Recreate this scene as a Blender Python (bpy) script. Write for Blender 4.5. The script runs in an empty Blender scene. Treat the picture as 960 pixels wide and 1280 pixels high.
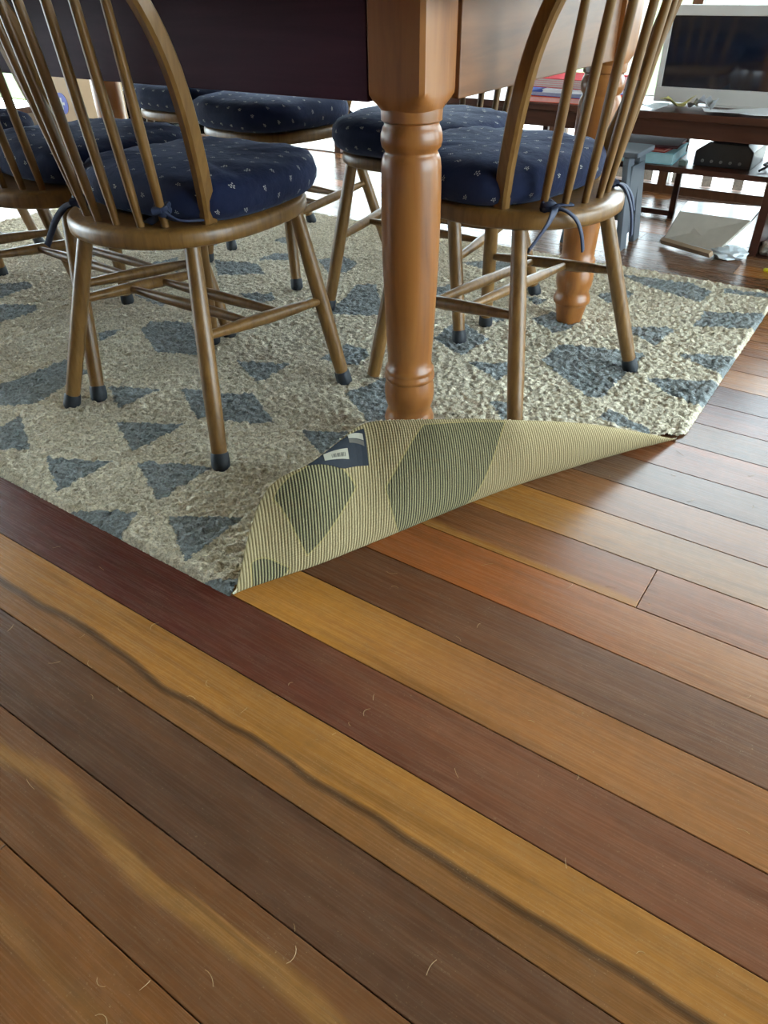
import bpy, bmesh, math, random
import numpy as np
from mathutils import Vector, Matrix, noise
random.seed(7)
rng = np.random.default_rng(7)
S = bpy.context.scene
COL = S.collection
PI = math.pi

# ---------------------------------------------------------------- camera
# world: X runs along the floor boards, Y across them, Z up; metres
A = math.radians(-34.8468520379145); PITCH = math.radians(36.670839158605524); ROLL = math.radians(-0.9804001516911882)
H = 0.8
rt = Vector((math.cos(A), -math.sin(A), 0)); fw0 = Vector((math.sin(A), math.cos(A), 0)); up0 = Vector((0, 0, 1))
fwd = fw0*math.cos(PITCH) - up0*math.sin(PITCH)
upv = fw0*math.sin(PITCH) + up0*math.cos(PITCH)
cx = rt*math.cos(ROLL) + upv*math.sin(ROLL)
cy = -rt*math.sin(ROLL) + upv*math.cos(ROLL)
cam = bpy.data.cameras.new('camera'); co = bpy.data.objects.new('camera', cam); COL.objects.link(co)
M = Matrix((cx, cy, -fwd)).transposed().to_4x4(); M.translation = Vector((0, 0, H))
co.matrix_world = M
cam.sensor_fit = 'VERTICAL'; cam.sensor_height = 36.0; cam.lens = 899.57/1280*36.0
cam.clip_start = 0.02
S.camera = co

# ---------------------------------------------------------------- colour management, world, lights
S.view_settings.view_transform = 'Standard'; S.view_settings.look = 'None'
S.view_settings.gamma = 1.0; S.view_settings.exposure = -0.10
S.view_settings.use_curve_mapping = False
S.cycles.max_bounces = 10; S.cycles.diffuse_bounces = 5; S.cycles.glossy_bounces = 4
S.cycles.transparent_max_bounces = 12
S.cycles.sample_clamp_indirect = 6.0
S.cycles.use_denoising = True
W = bpy.data.worlds.new('overcast_sky'); S.world = W; W.use_nodes = True
bg = W.node_tree.nodes['Background']
bg.inputs['Color'].default_value = (0.79, 0.91, 1.0, 1); bg.inputs['Strength'].default_value = 16.0

def area_lamp(name, loc, rot, size, size_y, power, col):
    l = bpy.data.lights.new(name, 'AREA'); l.shape = 'RECTANGLE'; l.size = size; l.size_y = size_y
    l.energy = power; l.color = col
    o = bpy.data.objects.new(name, l); COL.objects.link(o); o.location = loc; o.rotation_euler = rot
    return o

# ---------------------------------------------------------------- material helpers
def new_mat(name):
    m = bpy.data.materials.new(name); m.use_nodes = True
    nt = m.node_tree; b = nt.nodes['Principled BSDF']
    return m, nt, b
def N(nt, typ, **kw):
    n = nt.nodes.new(typ)
    for k, v in kw.items():
        if k.startswith('i_'): n.inputs[k[2:].replace('_', ' ')].default_value = v
        else: setattr(n, k, v)
    return n
def L(nt, a, b): nt.links.new(a, b)
def ramp(nt, fac, stops, interp='LINEAR'):
    r = nt.nodes.new('ShaderNodeValToRGB'); r.color_ramp.interpolation = interp
    e = r.color_ramp.elements
    while len(e) < len(stops): e.new(0.5)
    for i, (p, c) in enumerate(stops):
        e[i].position = p; e[i].color = (*c, 1) if len(c) == 3 else c
    L(nt, fac, r.inputs['Fac']); return r.outputs['Color']
def mix(nt, fac, a, b, typ='MIX'):
    m = nt.nodes.new('ShaderNodeMix'); m.data_type = 'RGBA'; m.blend_type = typ
    for sock, v in ((m.inputs[0], fac), (m.inputs[6], a), (m.inputs[7], b)):
        if hasattr(v, 'links') or hasattr(v, 'is_linked'): L(nt, v, sock)
        elif isinstance(v, (int, float)): sock.default_value = v
        else: sock.default_value = (*v, 1)
    return m.outputs[2]
def math_n(nt, op, a, b=None, c=None):
    m = nt.nodes.new('ShaderNodeMath'); m.operation = op
    for i, v in enumerate((a, b, c)):
        if v is None: continue
        if isinstance(v, (int, float)): m.inputs[i].default_value = v
        else: L(nt, v, m.inputs[i])
    return m.outputs[0]
def coords(nt, scale=(1, 1, 1), out='Object', rand=True):
    tc = nt.nodes.new('ShaderNodeTexCoord'); mp = nt.nodes.new('ShaderNodeMapping')
    mp.inputs['Scale'].default_value = scale
    L(nt, tc.outputs[out], mp.inputs['Vector'])
    if rand:
        oi = nt.nodes.new('ShaderNodeObjectInfo')
        c = nt.nodes.new('ShaderNodeCombineXYZ')
        L(nt, math_n(nt, 'MULTIPLY', oi.outputs['Random'], 17.0), c.inputs['X'])
        L(nt, math_n(nt, 'MULTIPLY', oi.outputs['Random'], 31.0), c.inputs['Y'])
        L(nt, c.outputs[0], mp.inputs['Location'])
    return mp.outputs[0]
def noise_n(nt, vec, scale=5, detail=4, rough=0.55, dist=0.0):
    n = nt.nodes.new('ShaderNodeTexNoise'); n.inputs['Scale'].default_value = scale
    n.inputs['Detail'].default_value = detail; n.inputs['Roughness'].default_value = rough
    n.inputs['Distortion'].default_value = dist
    L(nt, vec, n.inputs['Vector']); return n.outputs['Fac']
def bump(nt, b, h, strength=0.3, dist=0.002):
    n = nt.nodes.new('ShaderNodeBump'); n.inputs['Strength'].default_value = strength
    n.inputs['Distance'].default_value = dist
    L(nt, h, n.inputs['Height']); L(nt, n.outputs[0], b.inputs['Normal'])

def wood(name, dark, mid, light, stretch=(60, 60, 4), rough=0.35, coat=0.2, bumps=0.15, spec=0.5):
    m, nt, b = new_mat(name)
    v = coords(nt, stretch)
    f = noise_n(nt, v, 1.0, 6, 0.62, 0.6)
    v2 = coords(nt, tuple(s*0.12 for s in stretch))
    g = noise_n(nt, v2, 1.0, 3, 0.5, 0.3)
    c = ramp(nt, f, ((0.25, dark), (0.5, mid), (0.78, light)))
    c = mix(nt, math_n(nt, 'MULTIPLY', g, 0.35), c, dark)
    L(nt, c, b.inputs['Base Color'])
    b.inputs['Roughness'].default_value = rough
    b.inputs['Coat Weight'].default_value = coat; b.inputs['Coat Roughness'].default_value = 0.18
    bump(nt, b, f, bumps, 0.0006)
    b.inputs['Specular IOR Level'].default_value = spec
    return m
def plain(name, col, rough=0.5, metal=0.0, vary=0.12, scale=30, bumps=0.0, spec=0.5):
    m, nt, b = new_mat(name)
    v = coords(nt, (1, 1, 1)); f = noise_n(nt, v, scale, 4)
    d = tuple(x*(1-vary) for x in col); h = tuple(min(1, x*(1+vary)) for x in col)
    L(nt, ramp(nt, f, ((0.3, d), (0.7, h))), b.inputs['Base Color'])
    b.inputs['Roughness'].default_value = rough; b.inputs['Metallic'].default_value = metal
    b.inputs['Specular IOR Level'].default_value = spec
    if bumps: bump(nt, b, f, bumps, 0.002)
    return m

# ---------------------------------------------------------------- mesh helpers
class MB:
    def __init__(s): s.v = []; s.f = []
    def add(s, vs, fs):
        o = len(s.v); s.v += [tuple(p) for p in vs]; s.f += [tuple(i+o for i in f) for f in fs]; return s
    def box(s, x0, x1, y0, y1, z0, z1):
        return s.add([(x0,y0,z0),(x1,y0,z0),(x1,y1,z0),(x0,y1,z0),(x0,y0,z1),(x1,y0,z1),(x1,y1,z1),(x0,y1,z1)],
                     [(0,3,2,1),(4,5,6,7),(0,1,5,4),(1,2,6,5),(2,3,7,6),(3,0,4,7)])
    def tube(s, pts, radii, n=10, flat=1.0, upv=None, cap=True):
        pts = [Vector(p) for p in pts]
        if isinstance(radii, (int, float)): radii = [radii]*len(pts)
        vs = []; fs = []
        pu = None
        for i, p in enumerate(pts):
            t = (pts[min(i+1, len(pts)-1)] - pts[max(i-1, 0)]).normalized()
            if upv is not None: u = Vector(upv)
            else: u = pu if pu is not None else (Vector((1, 0, 0)) if abs(t.x) < .9 else Vector((0, 1, 0)))
            u = (u - t*u.dot(t)).normalized(); pu = u; w = t.cross(u)
            for k in range(n):
                a = 2*PI*k/n
                vs.append(p + u*math.cos(a)*radii[i] + w*math.sin(a)*radii[i]*flat)
        for i in range(len(pts)-1):
            for k in range(n):
                a, b = i*n+k, i*n+(k+1) % n
                fs.append((a, b, b+n, a+n))
        if cap: fs.append(tuple(range(n-1, -1, -1))); fs.append(tuple((len(pts)-1)*n+k for k in range(n)))
        return s.add(vs, fs)
    def strip(s, pts, w, t, side):
        """rectangular-section bar along pts; side = direction(s) of its width"""
        pts = [Vector(p) for p in pts]; vs = []; fs = []
        for i, p in enumerate(pts):
            tg = (pts[min(i+1, len(pts)-1)] - pts[max(i-1, 0)]).normalized()
            sd = Vector(side[i] if isinstance(side, list) else side)
            u = (sd - tg*sd.dot(tg)).normalized(); v = tg.cross(u)
            ww = w[i] if isinstance(w, list) else w
            b = min(ww, t)*0.22
            for a, c in ((-ww/2+b, -t/2), (ww/2-b, -t/2), (ww/2, -t/2+b), (ww/2, t/2-b), (ww/2-b, t/2), (-ww/2+b, t/2), (-ww/2, t/2-b), (-ww/2, -t/2+b)):
                vs.append(p + u*a + v*c)
        n = 8
        for i in range(len(pts)-1):
            for k in range(n):
                a, b = i*n+k, i*n+(k+1) % n
                fs.append((a, b, b+n, a+n))
        fs.append(tuple(range(n-1, -1, -1))); fs.append(tuple((len(pts)-1)*n+k for k in range(n)))
        return s.add(vs, fs)
    def lathe(s, prof, n=32, c=(0, 0)):
        vs = []; fs = []
        for r, z in prof:
            for k in range(n):
                a = 2*PI*k/n; vs.append((c[0]+r*math.cos(a), c[1]+r*math.sin(a), z))
        for i in range(len(prof)-1):
            for k in range(n):
                a, b = i*n+k, i*n+(k+1) % n
                fs.append((a, b, b+n, a+n))
        fs.append(tuple(range(n-1, -1, -1))); fs.append(tuple((len(prof)-1)*n+k for k in range(n)))
        return s.add(vs, fs)
    def prism(s, poly, z0, z1):
        n = len(poly)
        return s.add([(x, y, z0) for x, y in poly]+[(x, y, z1) for x, y in poly],
                     [tuple(range(n-1, -1, -1)), tuple(range(n, 2*n))]+[(k, (k+1) % n, (k+1) % n+n, k+n) for k in range(n)])
    def mesh(s, name, smooth=False, bevel=0.0, angle=40):
        me = bpy.data.meshes.new(name); me.from_pydata(s.v, [], s.f); me.update()
        bm = bmesh.new(); bm.from_mesh(me)
        bmesh.ops.recalc_face_normals(bm, faces=bm.faces)
        if bevel:
            ed = [e for e in bm.edges if len(e.link_faces) == 2 and e.calc_face_angle(0) > 0.6]
            bmesh.ops.bevel(bm, geom=ed, offset=bevel, segments=2, affect='EDGES', profile=0.6)
        bm.to_mesh(me); bm.free()
        if smooth:
            me.shade_smooth(); me.set_sharp_from_angle(angle=math.radians(angle))
        return me
def obj(name, mb, mat, parent=None, smooth=False, bevel=0.0, angle=40, label=None):
    me = mb if isinstance(mb, bpy.types.Mesh) else mb.mesh(name, smooth, bevel, angle)
    if mat and not me.materials: me.materials.append(mat)
    o = bpy.data.objects.new(name, me); COL.objects.link(o)
    if parent: o.parent = parent
    if label: o['label'] = label
    return o
def tag(o, label, cat, group=None, kind=None):
    o['label'] = label; o['category'] = cat
    if group: o['group'] = group
    if kind: o['kind'] = kind
    return o
def thing(name, label, cat, loc=(0, 0, 0), rotz=0, group=None):
    o = bpy.data.objects.new(name, None); COL.objects.link(o); o.empty_display_size = .1
    o.location = loc; o.rotation_euler = (0, 0, rotz)
    return tag(o, label, cat, group)
def struct(name, mb, mat, parent=None, **kw):
    o = obj(name, mb, mat, parent, **kw)
    if not parent: o['kind'] = 'structure'
    return o
def copy_tree(src, parent=None):
    c = src.copy(); COL.objects.link(c)
    if parent: c.parent = parent
    for ch in list(src.children): copy_tree(ch, c)
    return c
def catmull(P, n=8):
    P = [Vector(p) for p in P]; out = []
    for i in range(len(P)-1):
        p0, p1, p2, p3 = P[max(i-1, 0)], P[i], P[i+1], P[min(i+2, len(P)-1)]
        for k in range(n):
            t = k/n
            out.append(0.5*((2*p1)+(p2-p0)*t+(2*p0-5*p1+4*p2-p3)*t*t+(3*p1-p0-3*p2+p3)*t**3))
    out.append(P[-1]); return out

# ---------------------------------------------------------------- materials
CHAIR = wood('chair_wood', (.10, .046, .011), (.19, .095, .023), (.27, .145, .042), (70, 70, 6), 0.40, 0.10)
PINE = wood('table_pine', (.15, .050, .011), (.31, .115, .024), (.40, .17, .042), (26, 26, 2.2), 0.36, 0.14)
PINE_X = wood('table_pine_lengthwise', (.17, .058, .016), (.34, .13, .034), (.45, .20, .06), (2.2, 26, 26), 0.30, 0.35)
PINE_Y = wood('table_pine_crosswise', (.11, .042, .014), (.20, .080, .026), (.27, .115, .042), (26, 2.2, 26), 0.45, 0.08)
APRON = wood('shaded_apron_pine', (.036, .010, .022), (.056, .017, .033), (.076, .025, .042), (2.2, 26, 26), 0.55, 0.0, spec=.12)  # pine with the near face's shade and bluish reflection put into the colour
DARKWOOD = wood('console_wood', (.026, .008, .005), (.055, .017, .009), (.085, .030, .015), (3, 40, 40), 0.4, 0.05, spec=.3)
RUBBER = plain('black_rubber', (.012, .016, .022), 0.6, 0, .2)
NAVY = None
def cushion_mat():
    m, nt, b = new_mat('navy_dash_fabric')
    tc = nt.nodes.new('ShaderNodeUVMap'); tc.uv_map = 'UVMap'
    sx = nt.nodes.new('ShaderNodeSeparateXYZ'); L(nt, tc.outputs[0], sx.inputs[0])
    p = 0.046
    row = math_n(nt, 'FLOOR', math_n(nt, 'DIVIDE', sx.outputs['Y'], p))
    odd = math_n(nt, 'MULTIPLY', math_n(nt, 'MODULO', math_n(nt, 'ABSOLUTE', row), 2.0), p*0.5)
    fx = math_n(nt, 'SUBTRACT', math_n(nt, 'PINGPONG', math_n(nt, 'ADD', sx.outputs['X'], odd), p/1.0), 0)
    # cell-local coordinates
    ux = math_n(nt, 'SUBTRACT', math_n(nt, 'FLOORED_MODULO', math_n(nt, 'ADD', sx.outputs['X'], odd), p), p/2)
    uy = math_n(nt, 'SUBTRACT', math_n(nt, 'FLOORED_MODULO', sx.outputs['Y'], p), p/2)
    tot = None
    for dx, dy, w in ((-0.0010, 0.0026, .0034), (0.0014, 0.0, .0044), (-0.0008, -0.0026, .0034)):
        a = math_n(nt, 'LESS_THAN', math_n(nt, 'ABSOLUTE', math_n(nt, 'SUBTRACT', ux, dx)), w)
        bb = math_n(nt, 'LESS_THAN', math_n(nt, 'ABSOLUTE', math_n(nt, 'SUBTRACT', uy, dy)), .0007)
        gap = math_n(nt, 'GREATER_THAN', math_n(nt, 'ABSOLUTE', math_n(nt, 'SUBTRACT', ux, dx)), .0009)
        q = math_n(nt, 'MULTIPLY', math_n(nt, 'MULTIPLY', a, bb), gap)
        tot = q if tot is None else math_n(nt, 'MAXIMUM', tot, q)
    v = coords(nt, (1, 1, 1)); f = noise_n(nt, v, 700, 2); g = noise_n(nt, v, 14, 3)
    c = ramp(nt, g, ((.3, (.005, .009, .033)), (.7, (.008, .014, .048))))
    c = mix(nt, math_n(nt, 'MULTIPLY', tot, 0.85), c, (.55, .55, .48))
    L(nt, c, b.inputs['Base Color']); b.inputs['Roughness'].default_value = 0.85
    b.inputs['Sheen Weight'].default_value = 0.12; b.inputs['Sheen Roughness'].default_value = 0.5
    b.inputs['Sheen Tint'].default_value = (.5, .6, .9, 1)
    b.inputs['Specular IOR Level'].default_value = .25
    w = noise_n(nt, v, 22, 3); s = math_n(nt, 'ADD', math_n(nt, 'MULTIPLY', w, 6.0), math_n(nt, 'MULTIPLY', f, .5))
    bump(nt, b, s, 0.35, 0.002)
    return m
NAVY = cushion_mat()
RIBBON = plain('navy_ribbon', (.014, .022, .055), 0.7, 0, .25, 60)

# ---------------------------------------------------------------- floor
def plank_mat():
    m, nt, b = new_mat('timber_floor_board')
    oi = nt.nodes.new('ShaderNodeObjectInfo')
    tc = nt.nodes.new('ShaderNodeTexCoord')
    sep = nt.nodes.new('ShaderNodeSeparateXYZ'); L(nt, tc.outputs['Object'], sep.inputs[0])
    X, Y = sep.outputs['X'], sep.outputs['Y']
    v = coords(nt, (2.2, 38, 38)); grain = noise_n(nt, v, 1.0, 7, 0.65, 0.8)
    vf = coords(nt, (9, 420, 60)); fine = noise_n(nt, vf, 1.0, 3, 0.6, 0.2)
    vl = coords(nt, (1.5, 9, 9)); big = noise_n(nt, vl, 1.0, 4, 0.55, 0.9)
    vw = coords(nt, (14, 40, 40)); wear = noise_n(nt, vw, 1.0, 7, 0.75, 0.3)
    def att(n):
        a = nt.nodes.new('ShaderNodeAttribute'); a.attribute_type = 'OBJECT'; a.attribute_name = n; return a
    base = oi.outputs['Color']
    alt = att('tone_b').outputs['Color']
    # board tone drifts to a second tone along and across the board
    k = math_n(nt, 'ADD', math_n(nt, 'MULTIPLY', big, 2.4), -0.75)
    k = math_n(nt, 'MULTIPLY', k, att('tone_mix').outputs['Fac']); k.node.use_clamp = True
    xg = math_n(nt, 'MULTIPLY', math_n(nt, 'SUBTRACT', X, att('grad_x').outputs['Fac']), att('grad_k').outputs['Fac'])
    xg = math_n(nt, 'ADD', xg, math_n(nt, 'MULTIPLY', math_n(nt, 'SUBTRACT', big, .5), math_n(nt, 'MULTIPLY', att('grad_on').outputs['Fac'], 1.6))); xg.node.use_clamp = True
    k = math_n(nt, 'ADD', math_n(nt, 'MULTIPLY', k, math_n(nt, 'SUBTRACT', 1.0, att('grad_on').outputs['Fac'])), math_n(nt, 'MULTIPLY', xg, att('grad_on').outputs['Fac']))
    c = mix(nt, k, base, alt)
    # split: second tone on one side of a wandering line, with an optional dark heart line
    vx = nt.nodes.new('ShaderNodeCombineXYZ'); L(nt, X, vx.inputs[0])
    wob = math_n(nt, 'SUBTRACT', noise_n(nt, vx.outputs[0], 2.2, 3, .5), 0.5)
    wob = math_n(nt, 'MULTIPLY', wob, 0.085)
    yy = math_n(nt, 'SUBTRACT', math_n(nt, 'ADD', Y, wob), att('streak_y').outputs['Fac'])
    yy = math_n(nt, 'ADD', yy, math_n(nt, 'MULTIPLY', X, att('streak_slope').outputs['Fac']))
    side = ramp(nt, math_n(nt, 'ADD', math_n(nt, 'MULTIPLY', yy, 60.0), 0.5), ((.2, (1, 1, 1)), (.8, (0, 0, 0))))
    c = mix(nt, math_n(nt, 'MULTIPLY', side, att('split').outputs['Fac']), c, att('tone_c').outputs['Color'])
    ln = math_n(nt, 'ABSOLUTE', yy)
    lw = math_n(nt, 'ADD', 0.0035, math_n(nt, 'MULTIPLY', big, 0.008))
    line = math_n(nt, 'ADD', math_n(nt, 'SUBTRACT', 1.0, math_n(nt, 'DIVIDE', ln, lw)), math_n(nt, 'MULTIPLY', math_n(nt, 'SUBTRACT', grain, .5), .9)); line.node.use_clamp = True
    line = math_n(nt, 'MULTIPLY', math_n(nt, 'POWER', line, .5), att('line').outputs['Fac'])
    c = mix(nt, math_n(nt, 'MULTIPLY', line, .85), c, (.035, .018, .010))
    band = math_n(nt, 'ADD', math_n(nt, 'SUBTRACT', 1.0, math_n(nt, 'DIVIDE', ln, 0.016)), math_n(nt, 'MULTIPLY', math_n(nt, 'SUBTRACT', grain, .5), 2.2)); band = math_n(nt, 'MULTIPLY', band, 1.6); band.node.use_clamp = True
    band = math_n(nt, 'MULTIPLY', math_n(nt, 'MULTIPLY', band, att('band').outputs['Fac']), math_n(nt, 'ADD', .35, big))
    c = mix(nt, band, c, (.26, .12, .034))
    # grain
    gm = ramp(nt, grain, ((.22, (.52, .50, .48)), (.5, (.95, .95, .95)), (.8, (1.28, 1.25, 1.2))))
    c = mix(nt, 1.0, c, gm, 'MULTIPLY')
    fm = ramp(nt, fine, ((.3, (.92, .92, .92)), (.7, (1.06, 1.06, 1.06))))
    c = mix(nt, 1.0, c, fm, 'MULTIPLY')
    vk = nt.nodes.new('ShaderNodeTexVoronoi'); vk.inputs['Scale'].default_value = 1.0
    L(nt, coords(nt, (2.6, 5.5, 5.5)), vk.inputs['Vector'])
    kd = math_n(nt, 'ADD', vk.outputs['Distance'], math_n(nt, 'MULTIPLY', math_n(nt, 'SUBTRACT', grain, .5), .05))
    c = mix(nt, ramp(nt, kd, ((.03, (.75, .75, .75)), (.075, (0, 0, 0)))), c, (.04, .02, .012))
    vi = coords(nt, (55, 70, 70)); iso = noise_n(nt, vi, 1.0, 5, .7)
    c = mix(nt, 1.0, c, ramp(nt, iso, ((.3, (.86, .86, .86)), (.7, (1.12, 1.11, 1.1)))), 'MULTIPLY')
    # worn, dusty patches
    wm = ramp(nt, wear, ((.42, (0, 0, 0)), (.75, (1, 1, 1))))
    c = mix(nt, math_n(nt, 'MULTIPLY', wm, 0.12), c, (.26, .19, .13))
    vs = coords(nt, (260, 340, 50)); sp = noise_n(nt, vs, 1.0, 2, .7)
    sm = ramp(nt, sp, ((.63, (0, 0, 0)), (.70, (1, 1, 1))))
    c = mix(nt, math_n(nt, 'MULTIPLY', sm, math_n(nt, 'MULTIPLY', wm, 0.9)), c, (.42, .31, .18))
    L(nt, c, b.inputs['Base Color'])
    r = math_n(nt, 'ADD', 0.20, math_n(nt, 'MULTIPLY', fine, 0.14)); L(nt, r, b.inputs['Roughness'])
    b.inputs['Specular IOR Level'].default_value = 0.28
    h = math_n(nt, 'ADD', math_n(nt, 'MULTIPLY', grain, .6), math_n(nt, 'ADD', math_n(nt, 'MULTIPLY', fine, .5), math_n(nt, 'MULTIPLY', big, 4.0)))
    bump(nt, b, h, 0.12, 0.0010)
    return m
PLANK = plank_mat()
SUB = plain('dark_gap_under_boards', (.012, .009, .007), 0.9)
FX0, FX1, FY1 = -5.0, 2.6, 3.55
floor = struct('floor', MB().box(FX0, FX1, -3.0, FY1, -0.08, -0.019), SUB)
def plank_mesh(w, l):
    g = 0.0005; b = 0.0009
    m = MB(); x0, x1, y0, y1 = -l/2+g, l/2-g, -w/2+g, w/2-g
    m.add([(x0,y0,-.019),(x1,y0,-.019),(x1,y1,-.019),(x0,y1,-.019),
           (x0,y0,-b),(x1,y0,-b),(x1,y1,-b),(x0,y1,-b),
           (x0+b,y0+b,0),(x1-b,y0+b,0),(x1-b,y1-b,0),(x0+b,y1-b,0)],
          [(0,3,2,1),(0,1,5,4),(1,2,6,5),(2,3,7,6),(3,0,4,7),(4,5,9,8),(5,6,10,9),(6,7,11,10),(7,4,8,11),(8,9,10,11)])
    return m.mesh('plank')
GOLD=(.33,.140,.030); ORANGE=(.31,.125,.034); BROWN=(.135,.058,.024); DARK=(.085,.038,.019); MAROON=(.085,.022,.014); RED=(.25,.075,.022); TAN=(.26,.135,.06); GREYB=(.15,.085,.055)
edges = [0.1098,0.2227,0.3342,0.4486,0.5611,0.6693,0.7807,0.8907,0.9984,1.1043,1.211,1.3149,1.4259,1.532,1.6351]
ys = [0.1098-0.112*k for k in range(26, 0, -1)] + edges
while ys[-1] < FY1-0.06: ys.append(ys[-1]+0.1065)
ys[-1] = FY1
# (base, second tone, mix, split tone, split, line, streak_y, slope)
spec = {0.1098: dict(a=(.22,.085,.024), b=(.11,.044,.018), mix=1.0, c=GOLD, split=0, line=0, band=.5, sy=0),      # board whose upper edge is this y
        0.2227: dict(a=(.175,.070,.024), b=(.12,.048,.019), mix=.9, c=GOLD, split=0, line=0, band=1.2, sy=.012),
        0.3342: dict(a=(.075,.034,.019), b=(.15,.062,.025), mix=.9, c=BROWN, split=0, line=0),
        0.4486: dict(a=GOLD, b=(.33,.145,.036), mix=.6, c=(.21,.088,.026), split=1, line=1, sy=-.018, sl=0.0),
        0.5611: dict(a=(.085,.020,.013), b=(.17,.065,.030), mix=.55, c=MAROON, split=0, line=0, grad=(-.75, -.1)),
        0.6693: dict(a=(.42,.18,.034), b=(.27,.110,.034), mix=.8, c=GOLD, split=0, line=0, grad=(-.55, -.2)),
        0.7807: dict(a=(.13,.048,.020), b=(.15,.070,.036), mix=.8, c=BROWN, split=0, line=0, grad=(-.5, -.1)),
        0.8907: dict(a=(.29,.085,.020), b=(.30,.135,.055), mix=.8, c=RED, split=0, line=0, grad=(-.4, 0)),
        0.9984: dict(a=(.19,.068,.022), b=(.24,.095,.040), mix=.8, c=GOLD, split=1, line=0, sy=-.040, sl=0, grad=(-.45, -.15)),
        1.1043: dict(a=(.36,.155,.032), b=(.25,.125,.05), mix=.8, c=GOLD, split=0, line=0, grad=(-.4, -.1)),
        1.211: dict(a=(.20,.08,.030), b=(.26,.12,.05), mix=.8, c=GOLD, split=0, line=0)}
pal = [BROWN, DARK, ORANGE, TAN, GREYB, RED, MAROON, BROWN, ORANGE]
joints = {0.1098: [-0.618], 0.9984: [-0.142]}
meshes = {}
for i in range(len(ys)-1):
    y0, y1 = ys[i], ys[i+1]
    key = min(spec, key=lambda k: abs(k-y1))
    sp = spec[key] if abs(key-y1) < 1e-3 else None
    jk = joints.get(key) if sp else None
    if jk: cuts = [FX0]+jk+[FX1]
    elif sp: cuts = [FX0, -3.2+.4*(i % 3), FX1]
    else: cuts = [FX0, random.uniform(-3.6, -2.2), random.uniform(-.9, .1) if i % 2 else random.uniform(.4, 1.4), FX1]
    for j in range(len(cuts)-1):
        w, l = y1-y0, cuts[j+1]-cuts[j]
        o = obj('plank', plank_mesh(w, l), PLANK, floor)
        o.location = ((cuts[j]+cuts[j+1])/2, (y0+y1)/2, 0)
        d = sp or dict(a=random.choice(pal), b=random.choice(pal), mix=.7, c=BROWN, split=0, line=0)
        if sp and jk and j == 1 and key > .9: d = dict(d, a=(.20, .09, .04), split=0)
        o.color = (*d['a'], 1)
        o['tone_b'] = d['b']; o['tone_c'] = d['c']
        o['tone_mix'] = float(d['mix']); o['split'] = float(d['split']); o['line'] = float(d['line'])
        o['streak_y'] = float(d.get('sy', -.2)); o['streak_slope'] = float(d.get('sl', 0)); o['band'] = float(d.get('band', 0))
        gx0, gx1 = d.get('grad', (0, 0)); o['grad_on'] = 1.0 if gx1 > gx0 else 0.0
        o['grad_x'] = float(gx0-o.location.x); o['grad_k'] = 1.0/max(.01, gx1-gx0)

# ---------------------------------------------------------------- room shell
WALL = plain('tan_wall_paint', (.16, .12, .085), 0.8, 0, .05, 8)
CEIL = plain('tan_ceiling', (.27, .20, .12), 0.9, 0, .04, 8)
FRAME = wood('window_frame_wood', (.05, .02, .01), (.11, .045, .02), (.17, .075, .035), (40, 40, 4), 0.35, 0.2)
def glass_mat():
    m = bpy.data.materials.new('clear_window_glass'); m.use_nodes = True; nt = m.node_tree
    nt.nodes.clear()
    out = nt.nodes.new('ShaderNodeOutputMaterial'); mx = nt.nodes.new('ShaderNodeMixShader')
    t = nt.nodes.new('ShaderNodeBsdfTransparent'); t.inputs[0].default_value = (.96, .98, .97, 1)
    g = nt.nodes.new('ShaderNodeBsdfGlossy'); g.inputs['Roughness'].default_value = 0.02
    f = nt.nodes.new('ShaderNodeFresnel'); f.inputs['IOR'].default_value = 1.45
    L(nt, f.outputs[0], mx.inputs[0]); L(nt, t.outputs[0], mx.inputs[1]); L(nt, g.outputs[0], mx.inputs[2])
    L(nt, mx.outputs[0], out.inputs[0]); return m
GLASS = glass_mat()
CH = 2.5
struct('ceiling', MB().box(FX0, FX1, -3.0, FY1+.1, CH, CH+.1), CEIL)
struct('wall_left', MB().box(FX0-.12, FX0, -3.0, -1.6, 0, CH).box(FX0-.12, FX0, -1.6, 3.5, 2.3, CH).box(FX0-.12, FX0, 3.5, FY1+.1, 0, CH).box(FX0-.12, FX0, -1.6, 3.5, 0, .10), WALL)
# glazed back wall (beyond the console): low sill rail, head wall, stiles
def glazed(name, axis, at, a0, a1, stiles, sill, head, th=.06, hd=True):
    """window in a wall; axis 'x' = wall runs along X at y=at, 'y' = along Y at x=at"""
    def bx(m, p0, p1, q0, q1, z0, z1):
        return m.box(p0, p1, q0, q1, z0, z1) if axis == 'x' else m.box(q0, q1, p0, p1, z0, z1)
    f = struct(name, bx(bx(MB(), a0, a1, at-th/2, at+th/2, sill, sill+.035), a0, a1, at-th/2, at+th/2, head-.07, head), FRAME)
    for sx in stiles: obj('stile', bx(MB(), sx-.02, sx+.02, at-th/2, at+th/2, sill+.035, head-.07), FRAME, f)
    ss = sorted(stiles)
    for p, q in zip(ss[:-1], ss[1:]):
        obj('pane', bx(MB(), p+.02, q-.02, at-.003, at+.003, sill+.035, head-.07), GLASS, f)
    return f
glazed('window_1', 'x', FY1+.03, -1.46, FX1, [-1.44, -.93, -.1, .75, 1.6, 2.58], 0.0, 2.3)
glazed('door_1', 'x', FY1+.03, FX0, -1.46, [-4.98, -3.95, -2.75, -1.48], -.03, 2.3)
glazed('window_3', 'y', FX0-.06, -1.6, 3.5, [-1.58, .1, 1.8, 3.48], .10, 2.3)
struct('wall_back', MB().box(FX0, FX1, FY1, FY1+.1, 2.3, CH), WALL)
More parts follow.
